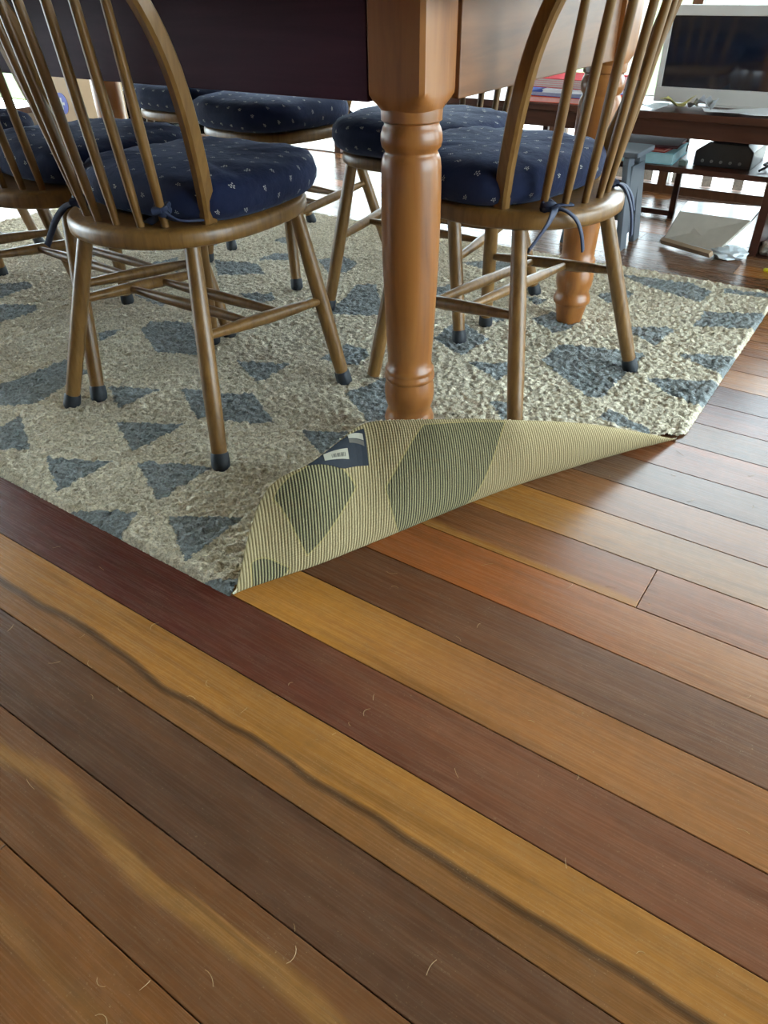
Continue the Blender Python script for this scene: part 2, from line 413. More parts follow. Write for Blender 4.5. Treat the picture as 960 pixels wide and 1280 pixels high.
# right wall: wide window from knee height
m = MB().box(FX1, FX1+.12, -3.0, .2, 0, CH).box(FX1, FX1+.12, .2, FY1, 2.3, CH)
struct('wall_right', m, WALL)
glazed('window_2', 'y', FX1+.05, .2, FY1, [.22, 1.3, 2.4, FY1-.02], 0.0, 2.3)
# wall behind the viewer: stained timber panelling
struct('wall_front', MB().box(FX0, FX1, -3.1, -3.0, 0, CH), wood('wall_panelling', (.02, .012, .008), (.04, .022, .013), (.06, .03, .018), (20, 20, 2), .5, 0))

# ---------------------------------------------------------------- outside: deck, railing, lawn, shrubs
DECKM = plain('pale_deck_timber', (.60, .57, .52), 0.6, 0, .15, 12)
LAWN = plain('lawn_grass', (.045, .075, .010), 0.9, 0, .3, 6)
struct('lawn', MB().box(-40, 40, FY1+3.6, 60, -.62, -.6).box(FX1+.5, 40, -20, FY1+3.6, -.62, -.6), LAWN)
deck = struct('deck', MB().box(FX0-1, FX1+1.2, FY1+.1, FY1+3.0, -.35, -.095), DECKM)
for k in range(20):
    b = obj('deck_board', MB().box(FX0-1, FX1+1.2, FY1+.1+k*.145, FY1+.1+k*.145+.139, -.095, -.07), DECKM, deck)
RAILP = plain('pale_railing_paint', (.30, .27, .23), 0.5, 0, .06, 8)
rail = thing('deck_railing', 'white timber balustrade along the far edge of the deck outside', 'railing', (0, FY1+2.9, -.07))
obj('top_rail', MB().box(FX0-1, FX1+1.2, -.05, .05, .92, .96), RAILP, rail)
obj('bottom_rail', MB().box(FX0-1, FX1+1.2, -.02, .02, .06, .10), RAILP, rail)
me = MB().box(-.045, .045, -.045, .045, 0, .92).mesh('post')
x = FX0-.8
while x < FX1+1.1:
    o = obj('post', me, RAILP, rail); o.location = (x, 0, 0); x += 0.62

scr = thing('slat_screen', 'pale timber slats standing just outside the glass behind the console', 'screen', (-.65, FY1+.22, -.07))
SLAT = plain('pale_slat_timber', (.085, .062, .045), .8, 0, .3, 60)
obj('rail', MB().box(-.72, .72, .004, .016, .012, .022).box(-.72, .72, .004, .016, .150, .158).box(-.72, .72, .004, .016, .40, .42), SLAT, scr)
me = MB().box(-.021, .021, -.008, .004, 0, .43).mesh('slat')
for k in range(11):
    o = obj('slat', me, SLAT, scr); o.location = (-.68+.136*k, 0, 0)

# ---------------------------------------------------------------- rug with its turned-up corner
def inside(px, py, poly):
    r = np.zeros(px.shape, bool); n = len(poly)
    for i in range(n):
        x1, y1 = poly[i]; x2, y2 = poly[(i+1) % n]
        if y1 == y2: continue
        c = ((y1 > py) != (y2 > py)) & (px < (x2-x1)*(py-y1)/(y2-y1)+x1)
        r ^= c
    return r
def dist_poly(px, py, poly):
    d = np.full(px.shape, 9.0)
    n = len(poly)
    for i in range(n):
        ax, ay = poly[i]; bx, by = poly[(i+1) % n]
        ex, ey = bx-ax, by-ay; t = np.clip(((px-ax)*ex+(py-ay)*ey)/(ex*ex+ey*ey+1e-12), 0, 1)
        d = np.minimum(d, np.hypot(px-ax-t*ex, py-ay-t*ey))
    return d
def box_blur(a, k):
    for ax in (0, 1):
        c = np.cumsum(np.pad(a, [(k+1, k) if i == ax else (0, 0) for i in range(2)], mode='edge'), axis=ax)
        a = (np.take(c, range(2*k+1, c.shape[ax]), axis=ax)-np.take(c, range(0, c.shape[ax]-2*k-1), axis=ax))/(2*k+1)
    return a
def grid_mesh(name, V, mask=None, attrs=None, uv=None, flip=False):
    """V: (n, m, 3) lattice -> quad mesh"""
    n, m = V.shape[:2]
    idx = np.arange(n*m).reshape(n, m)
    q = np.stack([idx[:-1, :-1], idx[1:, :-1], idx[1:, 1:], idx[:-1, 1:]], -1).reshape(-1, 4)
    if flip: q = q[:, ::-1]
    if mask is not None: q = q[mask.reshape(-1)]
    used = np.unique(q); remap = np.full(n*m, -1); remap[used] = np.arange(len(used)); q = remap[q]
    v = V.reshape(-1, 3)[used]
    me = bpy.data.meshes.new(name)
    me.vertices.add(len(v)); me.vertices.foreach_set('co', v.astype(np.float32).ravel())
    me.loops.add(q.size); me.loops.foreach_set('vertex_index', q.astype(np.int32).ravel())
    me.polygons.add(len(q)); me.polygons.foreach_set('loop_start', np.arange(0, q.size, 4, dtype=np.int32))
    me.update(calc_edges=True); me.validate()
    for k, a in (attrs or {}).items():
        at = me.attributes.new(k, 'FLOAT', 'POINT'); at.data.foreach_set('value', a.reshape(-1)[used].astype(np.float32))
    if uv is not None:
        l = me.uv_layers.new(name='UVMap'); u = uv.reshape(-1, 2)[used][q.ravel()]
        l.data.foreach_set('uv', u.astype(np.float32).ravel())
    me.shade_smooth(); return me

RX0, RX1, RY0, RY1 = -3.06, -0.226, 0.556, 2.455
PATCH = [[(-1.298,.643),(-1.167,.71),(-1.174,.58)],[(-1.129,.738),(-.979,.807),(-.983,.664)],[(-1.298,.822),(-1.16,.899),(-1.163,.757)],[(-1.458,.928),(-1.334,.983),(-1.343,.864)],
 [(-1.711,.678),(-1.687,.787),(-1.672,.971),(-1.56,.953),(-1.529,.772),(-1.617,.701)],[(-1.454,.583),(-1.491,.643),(-1.502,.721),(-1.354,.645)],[(-1.107,.555),(-.985,.623),(-.956,.543),(-.981,.513)],
 [(-.931,.643),(-.811,.716),(-.81,.572)],[(-.75,.553),(-.693,.6),(-.64,.559),(-.684,.541)],[(-1.669,1.211),(-1.684,1.264),(-1.593,1.321),(-1.466,1.248),(-1.406,1.175),(-1.511,1.126)],
 [(-1.3,1.015),(-1.192,1.055),(-1.13,1.09),(-.991,1.008),(-1.086,.959),(-1.157,.935)],[(-1.291,1.202),(-1.163,1.261),(-1.159,1.136)],[(-1.755,1.129),(-1.705,1.181),(-1.694,1.09)],
 [(-.925,1.017),(-.805,1.086),(-.829,.963)],[(-.95,1.21),(-.928,1.269),(-.917,1.337),(-.789,1.271),(-.744,1.167),(-.826,1.131)],[(-1.119,1.329),(-1.112,1.441),(-1.057,1.439),(-1.019,1.41),(-1.013,1.346)],
 [(-2.359,1.214),(-2.301,1.278),(-2.244,1.26),(-2.243,1.141),(-2.322,1.108)],[(-2.192,1.108),(-2.085,1.16),(-2.046,1.138),(-2.056,1.022),(-2.154,.981)],[(-2.103,1.613),(-2.068,1.718),(-1.95,1.609),(-2.013,1.57)],
 [(-1.936,1.767),(-1.777,1.815),(-1.68,1.748),(-1.811,1.657)],[(-1.807,1.848),(-1.806,1.944),(-1.727,1.971),(-1.681,1.915)],[(-1.908,2.052),(-1.906,2.151),(-1.805,2.092),(-1.782,2.036)],
 [(-1.627,1.569),(-1.541,1.623),(-1.494,1.587),(-1.523,1.529)],[(-1.625,1.96),(-1.58,2.04),(-1.488,2.004),(-1.461,1.913),(-1.508,1.865)],[(-1.291,1.584),(-1.361,1.829),(-1.315,1.866),(-1.142,1.657),(-1.243,1.607)],
 [(-.937,1.596),(-.946,1.689),(-.941,1.748),(-.811,1.67),(-.817,1.539)],[(-.79,1.517),(-.669,1.577),(-.675,1.461)],[(-.645,1.354),(-.574,1.395),(-.563,1.31),(-.581,1.298)],
 [(-.637,1.626),(-.636,1.744),(-.584,1.765),(-.504,1.791),(-.425,1.807),(-.433,1.51),(-.462,1.5)],[(-.776,1.866),(-.746,1.943),(-.645,1.935),(-.656,1.859),(-.676,1.801)],[(-.87,2.019),(-.798,2.032),(-.802,1.967)],
 [(-.907,1.805),(-.855,1.852),(-.832,1.817),(-.878,1.774)],[(-1.132,1.838),(-1.134,1.937),(-1.11,1.995),(-1.029,1.84),(-1.07,1.761)],[(-.527,1.941),(-.43,2.016),(-.411,2.001),(-.423,1.873),(-.484,1.903)],
 [(-.381,1.671),(-.218,1.745),(-.229,1.595),(-.309,1.613)],[(-.36,1.848),(-.2,1.925),(-.22,1.773)],[(-.409,1.418),(-.395,1.475),(-.285,1.423),(-.3,1.406)],[(-.373,2.059),(-.377,2.183),(-.192,2.27),(-.19,2.202),(-.215,2.125)],
 [(-.702,2.367),(-.48,2.397),(-.401,2.354),(-.408,2.246),(-.584,2.297)],[(-.377,2.402),(-.221,2.426),(-.225,2.392),(-.368,2.366)],[(-.686,2.142),(-.642,2.228),(-.597,2.222),(-.605,2.138),(-.632,2.09)],
 [(-1.95,.62),(-1.82,.70),(-1.83,.57)],[(-2.02,.80),(-1.9,.88),(-1.86,.74)],[(-2.35,.70),(-2.2,.80),(-2.21,.62)],[(-2.55,.95),(-2.4,1.03),(-2.42,.88)],[(-2.75,1.2),(-2.6,1.3),(-2.58,1.15)],[(-2.5,1.55),(-2.38,1.66),(-2.3,1.5)],
 [(-2.3,1.85),(-2.2,2.0),(-2.05,1.9),(-2.15,1.8)],[(-2.7,1.9),(-2.55,2.0),(-2.5,1.85)],[(-2.4,2.2),(-2.25,2.3),(-2.2,2.15)],[(-1.5,2.25),(-1.36,2.35),(-1.33,2.2)],[(-1.2,2.2),(-1.05,2.3),(-1.0,2.15)],[(-1.9,1.38),(-1.8,1.45),(-1.75,1.36)]]
FP, FQ = np.array([-.691, .564]), np.array([-.240, 1.441])       # ends of the fold on the floor
FU = (FQ-FP)/np.linalg.norm(FQ-FP); FN = np.array([-FU[1], FU[0]]); FL_ = np.linalg.norm(FQ-FP)
def pile_mat():
    m, nt, b = new_mat('rug_pile')
    a = nt.nodes.new('ShaderNodeAttribute'); a.attribute_name = 'tone'
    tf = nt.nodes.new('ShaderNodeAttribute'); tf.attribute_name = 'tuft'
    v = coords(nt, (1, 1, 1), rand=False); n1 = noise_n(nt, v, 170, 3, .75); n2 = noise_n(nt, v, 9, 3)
    cream = ramp(nt, n2, ((.3, (.60, .54, .40)), (.7, (.70, .64, .49))))
    blue = ramp(nt, n2, ((.3, (.21, .245, .25)), (.7, (.28, .31, .31))))
    k = ramp(nt, math_n(nt, 'ADD', a.outputs['Fac'], math_n(nt, 'MULTIPLY', math_n(nt, 'SUBTRACT', n1, .5), .7)), ((.38, (0, 0, 0)), (.62, (1, 1, 1))))
    c = mix(nt, k, cream, blue)
    c = mix(nt, 1.0, c, ramp(nt, n1, ((.34, (.48, .46, .43)), (.62, (1.18, 1.18, 1.18)))), 'MULTIPLY')  # yarn variation, with shade between the tufts also put into the colour
    L(nt, c, b.inputs['Base Color']); b.inputs['Roughness'].default_value = 0.95
    b.inputs['Specular IOR Level'].default_value = 0.15
    b.inputs['Sheen Weight'].default_value = 0.15
    bump(nt, b, n1, 0.8, 0.004); return m
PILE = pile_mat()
rug = thing('patterned_rug', 'cream shag rug with grey-blue triangles, its near corner flipped up', 'rug', (0, 0, 0))
st = 0.0036
gx = np.arange(RX0, RX1+st/2, st); gy = np.arange(RY0, RY1+st/2, st)
GX, GY = np.meshgrid(gx, gy, indexing='ij')
r1 = rng.random(GX.shape); r2 = box_blur(rng.random(GX.shape), 1); r3 = box_blur(box_blur(rng.random(GX.shape), 3), 2); r4 = box_blur(box_blur(rng.random(GX.shape), 14), 10)
def nz(a): return (a-a.mean())/a.std()
edge = np.minimum.reduce([GX-RX0, RX1-GX, GY-RY0, RY1-GY])
hh = .0100 + .0011*nz(r1) + .0017*nz(r2) + .0003*nz(r3) + .0006*nz(r4)
hh = np.clip(hh, .003, .018)*np.clip(edge/.010, 0.0, 1)**.6
jit = box_blur(rng.random(GX.shape), 2)
tone = np.zeros(GX.shape)
JX, JY = GX+.0016*nz(box_blur(rng.random(GX.shape), 2)), GY+.0016*nz(jit)
for p in PATCH: tone = np.maximum(tone, inside(JX, JY, p).astype(float))
sd = (GX-FP[0])*FN[0]+(GY-FP[1])*FN[1]
PX = GX.copy(); PY = GY.copy()
uu = np.clip(((GX-FP[0])*FU[0]+(GY-FP[1])*FU[1])/FL_, 0, 1)
sd = sd-.034*np.sin(PI*uu)**.35
out = sd < 0
PX[out] -= sd[out]*FN[0]; PY[out] -= sd[out]*FN[1]
VX = PX+(rng.random(GX.shape)-.5)*.0016; VY = PY+(rng.random(GX.shape)-.5)*.0016
keep = ~(out[:-1, :-1] & out[1:, :-1] & out[1:, 1:] & out[:-1, 1:])
me = grid_mesh('pile', np.stack([VX, VY, hh], -1), keep, {'tone': tone, 'tuft': hh})
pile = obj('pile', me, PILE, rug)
# turned-up corner: fold foot on the floor (B) to the free edge (E)
E_ = np.array([[-.687,.561,.004],[-.699,.599,.039],[-.718,.642,.074],[-.731,.679,.099],[-.728,.707,.119],[-.714,.728,.132],[-.683,.761,.144],[-.671,.813,.159],[-.662,.859,.172],[-.654,.883,.179],[-.609,.904,.186],[-.55,.939,.189],[-.498,.987,.184],[-.445,1.035,.174],[-.4,1.113,.149],[-.354,1.203,.114],[-.303,1.309,.064],[-.238,1.43,.004]])
B_ = np.array([[-.691,.564,0],[-.684,.58,0],[-.675,.595,0],[-.665,.611,0],[-.655,.629,0],[-.645,.648,0],[-.621,.688,0],[-.602,.73,0],[-.587,.763,0],[-.577,.785,0],[-.556,.834,0],[-.522,.916,0],[-.486,1.002,0],[-.447,1.087,0],[-.402,1.17,0],[-.353,1.258,0],[-.301,1.347,0],[-.24,1.441,0]])
tk = np.array([0,.017,.035,.054,.075,.097,.144,.191,.228,.252,.306,.396,.49,.585,.681,.783,.888,1.])
nT, nS = 420, 84
T = np.linspace(0, 1, nT); Sg = np.linspace(0, 1, nS)
def smooth1(a, k):
    p = np.pad(a, (k, k), mode='edge'); c = np.cumsum(np.insert(p, 0, 0)); return (c[2*k+1:]-c[:-2*k-1])/(2*k+1)
def sm_curve(Q):
    c = np.stack([np.interp(T, tk, Q[:, k]) for k in range(3)], -1)
    s = np.stack([smooth1(smooth1(c[:, k], 9), 6) for k in range(3)], -1)
    w = np.clip(np.minimum(T, 1-T)/.04, 0, 1)[:, None]
    return c*(1-w)+s*w
Bc, Ec = sm_curve(B_), sm_curve(E_)
tp = np.sin(PI*np.clip(T, 0, 1))**.6
FN3 = np.array([FN[0], FN[1], 0])
def flap_surface():
    p0 = Bc+FN3*(.012*tp)[:, None]; d0 = -FN3*(.14*tp)[:, None]; d1 = (FN3*.10+np.array([0, 0, .05]))*tp[:, None]
    s = Sg[None, :, None]
    h00 = 2*s**3-3*s**2+1; h10 = s**3-2*s**2+s; h01 = -2*s**3+3*s**2; h11 = s**3-s**2
    return h00*p0[:, None]+h10*d0[:, None]+h01*Ec[:, None]+h11*d1[:, None]
FS = flap_surface()
dT = np.gradient(FS, axis=0); dS = np.gradient(FS, axis=1)
nn = np.cross(dT, dS); nn /= (np.linalg.norm(nn, axis=-1, keepdims=True)+1e-9)
if nn[nT//2, nS//2].dot(np.array([-.3, -.8, .3])-0) > 0: nn = -nn        # nn points to the pile side
FS[..., 2] = np.maximum(FS[..., 2], .0012)
TT, SS = np.meshgrid(T, Sg, indexing='ij')
BACKP = [[(.077,.8),(.09,.862),(.11,.925),(.147,.975),(.203,.725),(.223,.575),(.127,.275)],[(.277,.513),(.373,.925),(.567,.962),(.455,.10),(.315,.06)],[(.03,.538),(.097,.2),(.08,.03),(.03,.02)],[(.62,.30),(.70,.75),(.80,.3)]][:3]
bt = np.zeros(TT.shape); be = np.full(TT.shape, 9.0)
for p in BACKP:
    bt = np.maximum(bt, inside(TT, SS, p).astype(float))
    be = np.minimum(be, dist_poly(TT*.95, SS*.22, [(a*.95, c*.22) for a, c in p]))
def backing_mat():
    m, nt, b = new_mat('rug_backing_weave')
    uvn = nt.nodes.new('ShaderNodeUVMap'); uvn.uv_map = 'UVMap'
    sx = nt.nodes.new('ShaderNodeSeparateXYZ'); L(nt, uvn.outputs[0], sx.inputs[0])
    n1 = noise_n(nt, uvn.outputs[0], 45, 3, .6)
    u = math_n(nt, 'ADD', sx.outputs['X'], math_n(nt, 'MULTIPLY', n1, .0012))
    rib = math_n(nt, 'PINGPONG', math_n(nt, 'DIVIDE', u, .0026), 1.0)
    knot = math_n(nt, 'PINGPONG', math_n(nt, 'DIVIDE', sx.outputs['Y'], .0022), 1.0)
    a = nt.nodes.new('ShaderNodeAttribute'); a.attribute_name = 'tone'
    e = nt.nodes.new('ShaderNodeAttribute'); e.attribute_name = 'rim'
    n2 = noise_n(nt, uvn.outputs[0], 500, 2)
    lc = ramp(nt, rib, ((.15, (.15, .112, .05)), (.55, (.41, .335, .185))))
    dc = ramp(nt, rib, ((.25, (.036, .034, .022)), (.75, (.33, .295, .16))))
    c = mix(nt, a.outputs['Fac'], lc, dc)
    rim = math_n(nt, 'LESS_THAN', e.outputs['Fac'], .0014)
    c = mix(nt, math_n(nt, 'MULTIPLY', rim, .5), c, (.46, .37, .14))
    c = mix(nt, 1.0, c, ramp(nt, n2, ((.3, (.75, .75, .75)), (.7, (1.15, 1.15, 1.15)))), 'MULTIPLY')
    L(nt, c, b.inputs['Base Color']); b.inputs['Roughness'].default_value = .9; b.inputs['Specular IOR Level'].default_value = .15
    h = math_n(nt, 'ADD', math_n(nt, 'MULTIPLY', rib, 1.0), math_n(nt, 'MULTIPLY', knot, .35)); bump(nt, b, h, .6, .0015)
    return m
uv = np.stack([TT*FL_, SS*.22], -1)
obj('backing', grid_mesh('backing', FS, None, {'tone': bt, 'rim': be}, uv), backing_mat(), rug, label='woven underside of the flipped corner, ribbed yellowish cream')
th = .0085*np.clip(np.minimum(TT-.01, 1-TT)/.10, .06, 1)*np.clip((SS-.02)/.25, .1, 1)
PS = FS+nn*(th*(1+.14*rng.standard_normal(TT.shape)))[..., None]
PS[:, -1] = FS[:, -1]+nn[:, -1]*.0005
PS[:, -2] = FS[:, -1]+nn[:, -1]*.005+np.array([0, 0, .0025])+rng.standard_normal((nT, 3))*.0012
PS[..., 2] = np.maximum(PS[..., 2], .0016)
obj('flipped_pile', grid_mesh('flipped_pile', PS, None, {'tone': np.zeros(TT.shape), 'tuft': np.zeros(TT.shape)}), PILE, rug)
# care label sewn on the underside near the corner
def on_flap(t, s, off):
    i = t*(nT-1); j = s*(nS-1); i0, j0 = min(int(i), nT-2), min(int(j), nS-2); a, c = i-i0, j-j0
    q = lambda G: (G[i0, j0]*(1-a)*(1-c)+G[i0+1, j0]*a*(1-c)+G[i0, j0+1]*(1-a)*c+G[i0+1, j0+1]*a*c)
    return Vector(q(FS)-q(nn)*off)
def flap_patch(t0, t1, s0f, s1f, off, n=10):
    m = MB(); vs = []
    for i in range(n+1):
        t = t0+(t1-t0)*i/n
        for j in range(n+1):
            vs.append(on_flap(t, s0f(t)+(s1f(t)-s0f(t))*j/n, off))
    k = len(vs)
    for i in range(n+1):
        for j in range(n+1):
            t = t0+(t1-t0)*i/n; vs.append(on_flap(t, s0f(t)+(s1f(t)-s0f(t))*j/n, .0002))
    f = []
    for i in range(n):
        for j in range(n):
            a = i*(n+1)+j; f.append((a, a+n+1, a+n+2, a+1)); f.append((a+k, a+k+1, a+k+n+2, a+k+n+1))
    bd = [i*(n+1) for i in range(n+1)]+[n*(n+1)+j for j in range(1, n+1)]+[i*(n+1)+n for i in range(n-1, -1, -1)]+[j for j in range(n-1, 0, -1)]
    for a, c in zip(bd, bd[1:]+bd[:1]): f.append((a, c, c+k, a+k))
    return m.add(vs, f)
lin = lambda pts: (lambda t: float(np.interp(t, [p[0] for p in pts], [p[1] for p in pts])))
lab = obj('sewn_label', flap_patch(.142, .248, lin([(.142, .975), (.17, .86), (.2, .73), (.245, .66)]), lin([(.142, .985), (.2, .985), (.248, .93)]), .0016), plain('navy_label_cloth', (.006, .011, .020), .7, 0, .2, 200), rug, label='navy sewn label with pale stickers')
obj('sticker', flap_patch(.218, .2435, lin([(.217, .932), (.2435, .828)]), lin([(.217, .985), (.2435, .885)]), .0022, 4), plain('label_sticker_white', (.42, .40, .32), .6), lab)
obj('grey_sticker', flap_patch(.218, .2435, lin([(.217, .885), (.2435, .785)]), lin([(.217, .925), (.2435, .822)]), .0022, 4), plain('label_sticker_grey', (.12, .11, .09), .6), lab)
obj('barcode_sticker', flap_patch(.172, .213, lin([(.172, .89), (.213, .765)]), lin([(.172, .975), (.213, .85)]), .0022, 4), plain('label_barcode_base', (.36, .34, .26), .6), lab)
m = MB()
for k in range(11):
    t = .185+.0022*k; w = .0005+.0006*((k*7) % 3)/2
    lo = lin([(.172, .905), (.213, .785)]); m2 = flap_patch(t, t+w, lo, lambda q, lo=lo: lo(q)+.035, .0026, 2); m.add(m2.v, m2.f)
o = obj('barcode_bars', m, plain('black_print', (.02, .02, .02), .6), lab); o['kind'] = 'stuff'

# ---------------------------------------------------------------- dining table
TX0, TX1, TY0, TY1 = -2.58, -.651, 1.055, 1.968
BW = .104
LEGP = [(.034,.0),(.037,.02),(.043,.048),(.044,.052),(.049,.056),(.0505,.062),(.049,.070),(.046,.078),(.043,.086),(.0445,.094),(.048,.105),(.0495,.120),(.049,.135),(.046,.147),(.0455,.150),(.049,.153),(.0495,.160),(.0465,.165),(.0465,.168),(.048,.172),(.046,.177),(.0425,.181),(.0430,.20),(.0455,.25),(.048,.31),(.0505,.38),(.0515,.45),(.0512,.50),(.0505,.535),(.0490,.548),(.0455,.556),(.0435,.559),(.0440,.562),(.0490,.567),(.0510,.576),(.0505,.586),(.0475,.595),(.0450,.599),(.0450,.603),(.0495,.606),(.0500,.622),(.049,.628)]
table = thing('dining_table', 'large honey-pine dining table with turned legs on the patterned rug', 'table', ((TX0+TX1)/2, (TY0+TY1)/2, .008))
table_c = Vector(((TX0+TX1)/2, (TY0+TY1)/2, .008))
def leg_mesh():
    m = MB().lathe(LEGP, 40)
    me = m.mesh('table_leg', True, angle=50)
    return me
def block_mesh():
    vs = []; fs = []; n = 48
    rings = [(.620, 2.0, .0490), (.626, 2.6, .0500), (.634, 5, .0512), (.642, 14, .0519), (.650, 40, .052), (.772, 40, .052)]
    for z, e, r in rings:
        for k in range(n):
            a = 2*PI*(k+.5)/n; c, s_ = math.cos(a), math.sin(a)
            q = (abs(c)**e+abs(s_)**e)**(-1/e); vs.append((r*q*c, r*q*s_, z))
    for i in range(len(rings)-1):
        for k in range(n):
            a, b = i*n+k, i*n+(k+1) % n; fs.append((a, b, b+n, a+n))
    fs.append(tuple(range(n-1, -1, -1))); fs.append(tuple((len(rings)-1)*n+k for k in range(n)))
    return MB().add(vs, fs).mesh('leg_block', True, angle=35)
lm, bm_ = leg_mesh(), block_mesh()
for lx, ly in ((TX1-BW/2, TY0+BW/2), (TX1-BW/2+.020, TY1-BW/2), (TX0+BW/2, TY0+BW/2), (TX0+BW/2, TY1-BW/2)):
    o = obj('leg', lm, PINE, table); o.location = (lx-table_c.x, ly-table_c.y, 0)
    b_ = obj('leg_block', bm_, PINE, o)
def tbl(name, x0, x1, y0, y1, z0, z1, mat, bev=.002):
    m = MB().box(x0-table_c.x, x1-table_c.x, y0-table_c.y, y1-table_c.y, z0-.008, z1-.008)
    return obj(name, m, mat, table, bevel=bev)
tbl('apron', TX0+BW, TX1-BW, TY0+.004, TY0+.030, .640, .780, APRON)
tbl('apron', TX0+BW, TX1-BW, TY1-.030, TY1-.004, .640, .780, PINE_X)
tbl('apron', TX1-.022, TX1+.004, TY0+BW, TY1-BW, .640, .780, PINE_Y)
tbl('apron', TX0+.003, TX0+.030, TY0+BW, TY1-BW, .640, .780, PINE_Y)
n_b = 6
for k in range(n_b):
    y0 = TY0-.09; w = (TY1-TY0+.12)/n_b
    tbl('top_board', TX0-.09, TX1+.09, y0+w*k+.0004, y0+w*(k+1)-.0004, .780, .812, PINE_X, .003)

# ---------------------------------------------------------------- chairs and cushions
def outline(n, hw, yb, yf, eb=2.4, ef=3.2):
    P = []
    for k in range(n):
        a = 2*PI*k/n; c, s_ = math.cos(a), math.sin(a); e = ef if s_ > 0 else eb
        x = hw*math.copysign(abs(c)**(2/e), c); y = (yf if s_ > 0 else yb)*math.copysign(abs(s_)**(2/e), s_)
        P.append((x, y))
    return P
def ringed(n, rings, hw, yb, yf, y_c=0.0, eb=2.4, ef=3.2):
    """rings: (inset, z); closes with centre points top and bottom"""
    vs = []; fs = []
    for ins, z in rings:
        for x, y in outline(n, hw-ins, yb-ins, yf-ins, eb, ef): vs.append((x, y+y_c, z))
    for i in range(len(rings)-1):
        for k in range(n):
            a, b = i*n+k, i*n+(k+1) % n; fs.append((a, b, b+n, a+n))
    fs.append(tuple(range(n-1, -1, -1))); fs.append(tuple((len(rings)-1)*n+k for k in range(n)))
    return MB().add(vs, fs)
DZ = -.012
SEAT_Z = .445+DZ
LEGS = {'bl': ((-.240, -.225), (-.150, -.125)), 'br': ((.240, -.225), (.150, -.125)), 'fl': ((-.222, .215), (-.150, .165)), 'fr': ((.222, .215), (.150, .165))}
def leg_pt(k, z):
    (fx, fy), (tx, ty) = LEGS[k]; t = z/(.42+DZ)
    return Vector((fx+(tx-fx)*t, fy+(ty-fy)*t, z))
def bow_pts():
    h = [(.162, -.087, .440), (.176, -.100, .50), (.192, -.120, .57), (.203, -.140, .64), (.204, -.160, .71), (.196, -.185, .775), (.172, -.215, .84), (.122, -.238, .895), (.06, -.247, .922), (0, -.249, .930)]
    h = [(x, y, z+DZ) for x, y, z in h]
    full = h+[(-x, y, z) for x, y, z in h[-2::-1]]
    return catmull(full, 3)
SPIN = [(-.116, -.150, -.152), (-.076, -.172, -.094), (-.026, -.185, -.033), (.026, -.185, .033), (.076, -.172, .094), (.116, -.150, .152)]
BP = bow_pts()
def bow_at(x):
    up_ = [p for p in BP if p.z > .69]
    return min(up_, key=lambda p: abs(p.x-x))
CM = {}
def chair_meshes():
    CM['seat'] = ringed(48, [(a_, z_+DZ) for a_, z_ in [(.030, .412), (.006, .4122), (.001, .416), (0, .424), (.0005, .434), (.003, .4405), (.009, .4440), (.022, .4452), (.08, .443), (.14, .442)]], .208, .226, .246, 0, 2.15, 2.8).mesh('seat', True, angle=60)
    for k in LEGS:
        pts = [leg_pt(k, z) for z in (.006, .05, .15, .27, .36, .425+DZ)]
        CM['leg_'+k] = MB().tube(pts, [.0155, .0162, .0174, .0170, .0155, .0145], 12).mesh('leg', True)
        p0 = leg_pt(k, 0); p1 = leg_pt(k, .030); d = (p1-p0).normalized()
        CM['foot_'+k] = MB().tube([p0, p0+Vector((0, 0, .003)), p0+d*.012, p0+d*.029, p0+d*.032], [.0165, .0185, .0190, .0180, .0165], 14).mesh('rubber_foot', True)
    sid = {}
    for s, a, b in ((-1, 'bl', 'fl'), (1, 'br', 'fr')):
        p, q = leg_pt(a, .245), leg_pt(b, .205); sid[s] = (p, q)
        CM['side_%d' % s] = MB().tube([p.lerp(q, t) for t in (0, .12, .3, .5, .7, .88, 1)], [.0085, .0098, .0125, .0135, .0125, .0098, .0085], 10).mesh('side_stretcher', True)
    for j, t in enumerate((.36, .62)):
        p, q = sid[-1][0].lerp(sid[-1][1], t), sid[1][0].lerp(sid[1][1], t)
        CM['cross_%d' % j] = MB().tube([p.lerp(q, u) for u in (0, .12, .3, .5, .7, .88, 1)], [.0075, .009, .0115, .0125, .0115, .009, .0075], 10).mesh('cross_stretcher', True)
    CM['bow'] = MB().strip(BP, .030, .022, [Vector((0, 0, 0))+Vector((p.x*0, -1, -.3)) if False else Vector((0, 1, .25)) for p in BP]).mesh('back_bow', True, angle=30)
    for i, (x, y, xt) in enumerate(SPIN):
        b = bow_at(xt); p, q = Vector((x, y, .440+DZ)), Vector((b.x, b.y, b.z))
        CM['sp_%d' % i] = MB().tube([p.lerp(q, t) for t in (0, .15, .4, .7, 1)], [.0068, .0085, .0095, .0082, .0060], 9).mesh('spindle', True)
chair_meshes()
def make_chair(label):
    t = thing('dining_chair', label, 'chair', group='spindle-back dining chairs around the table')
    obj('seat', CM['seat'], CHAIR, t)
    for k in LEGS:
        l = obj('leg', CM['leg_'+k], CHAIR, t); l['spot'] = k
        obj('rubber_foot', CM['foot_'+k], RUBBER, l)
    for s in (-1, 1): obj('side_stretcher', CM['side_%d' % s], CHAIR, t)
    for j in (0, 1): obj('cross_stretcher', CM['cross_%d' % j], CHAIR, t)
    obj('back_bow', CM['bow'], CHAIR, t)
    for i in range(6): obj('spindle', CM['sp_%d' % i], CHAIR, t)
    return t
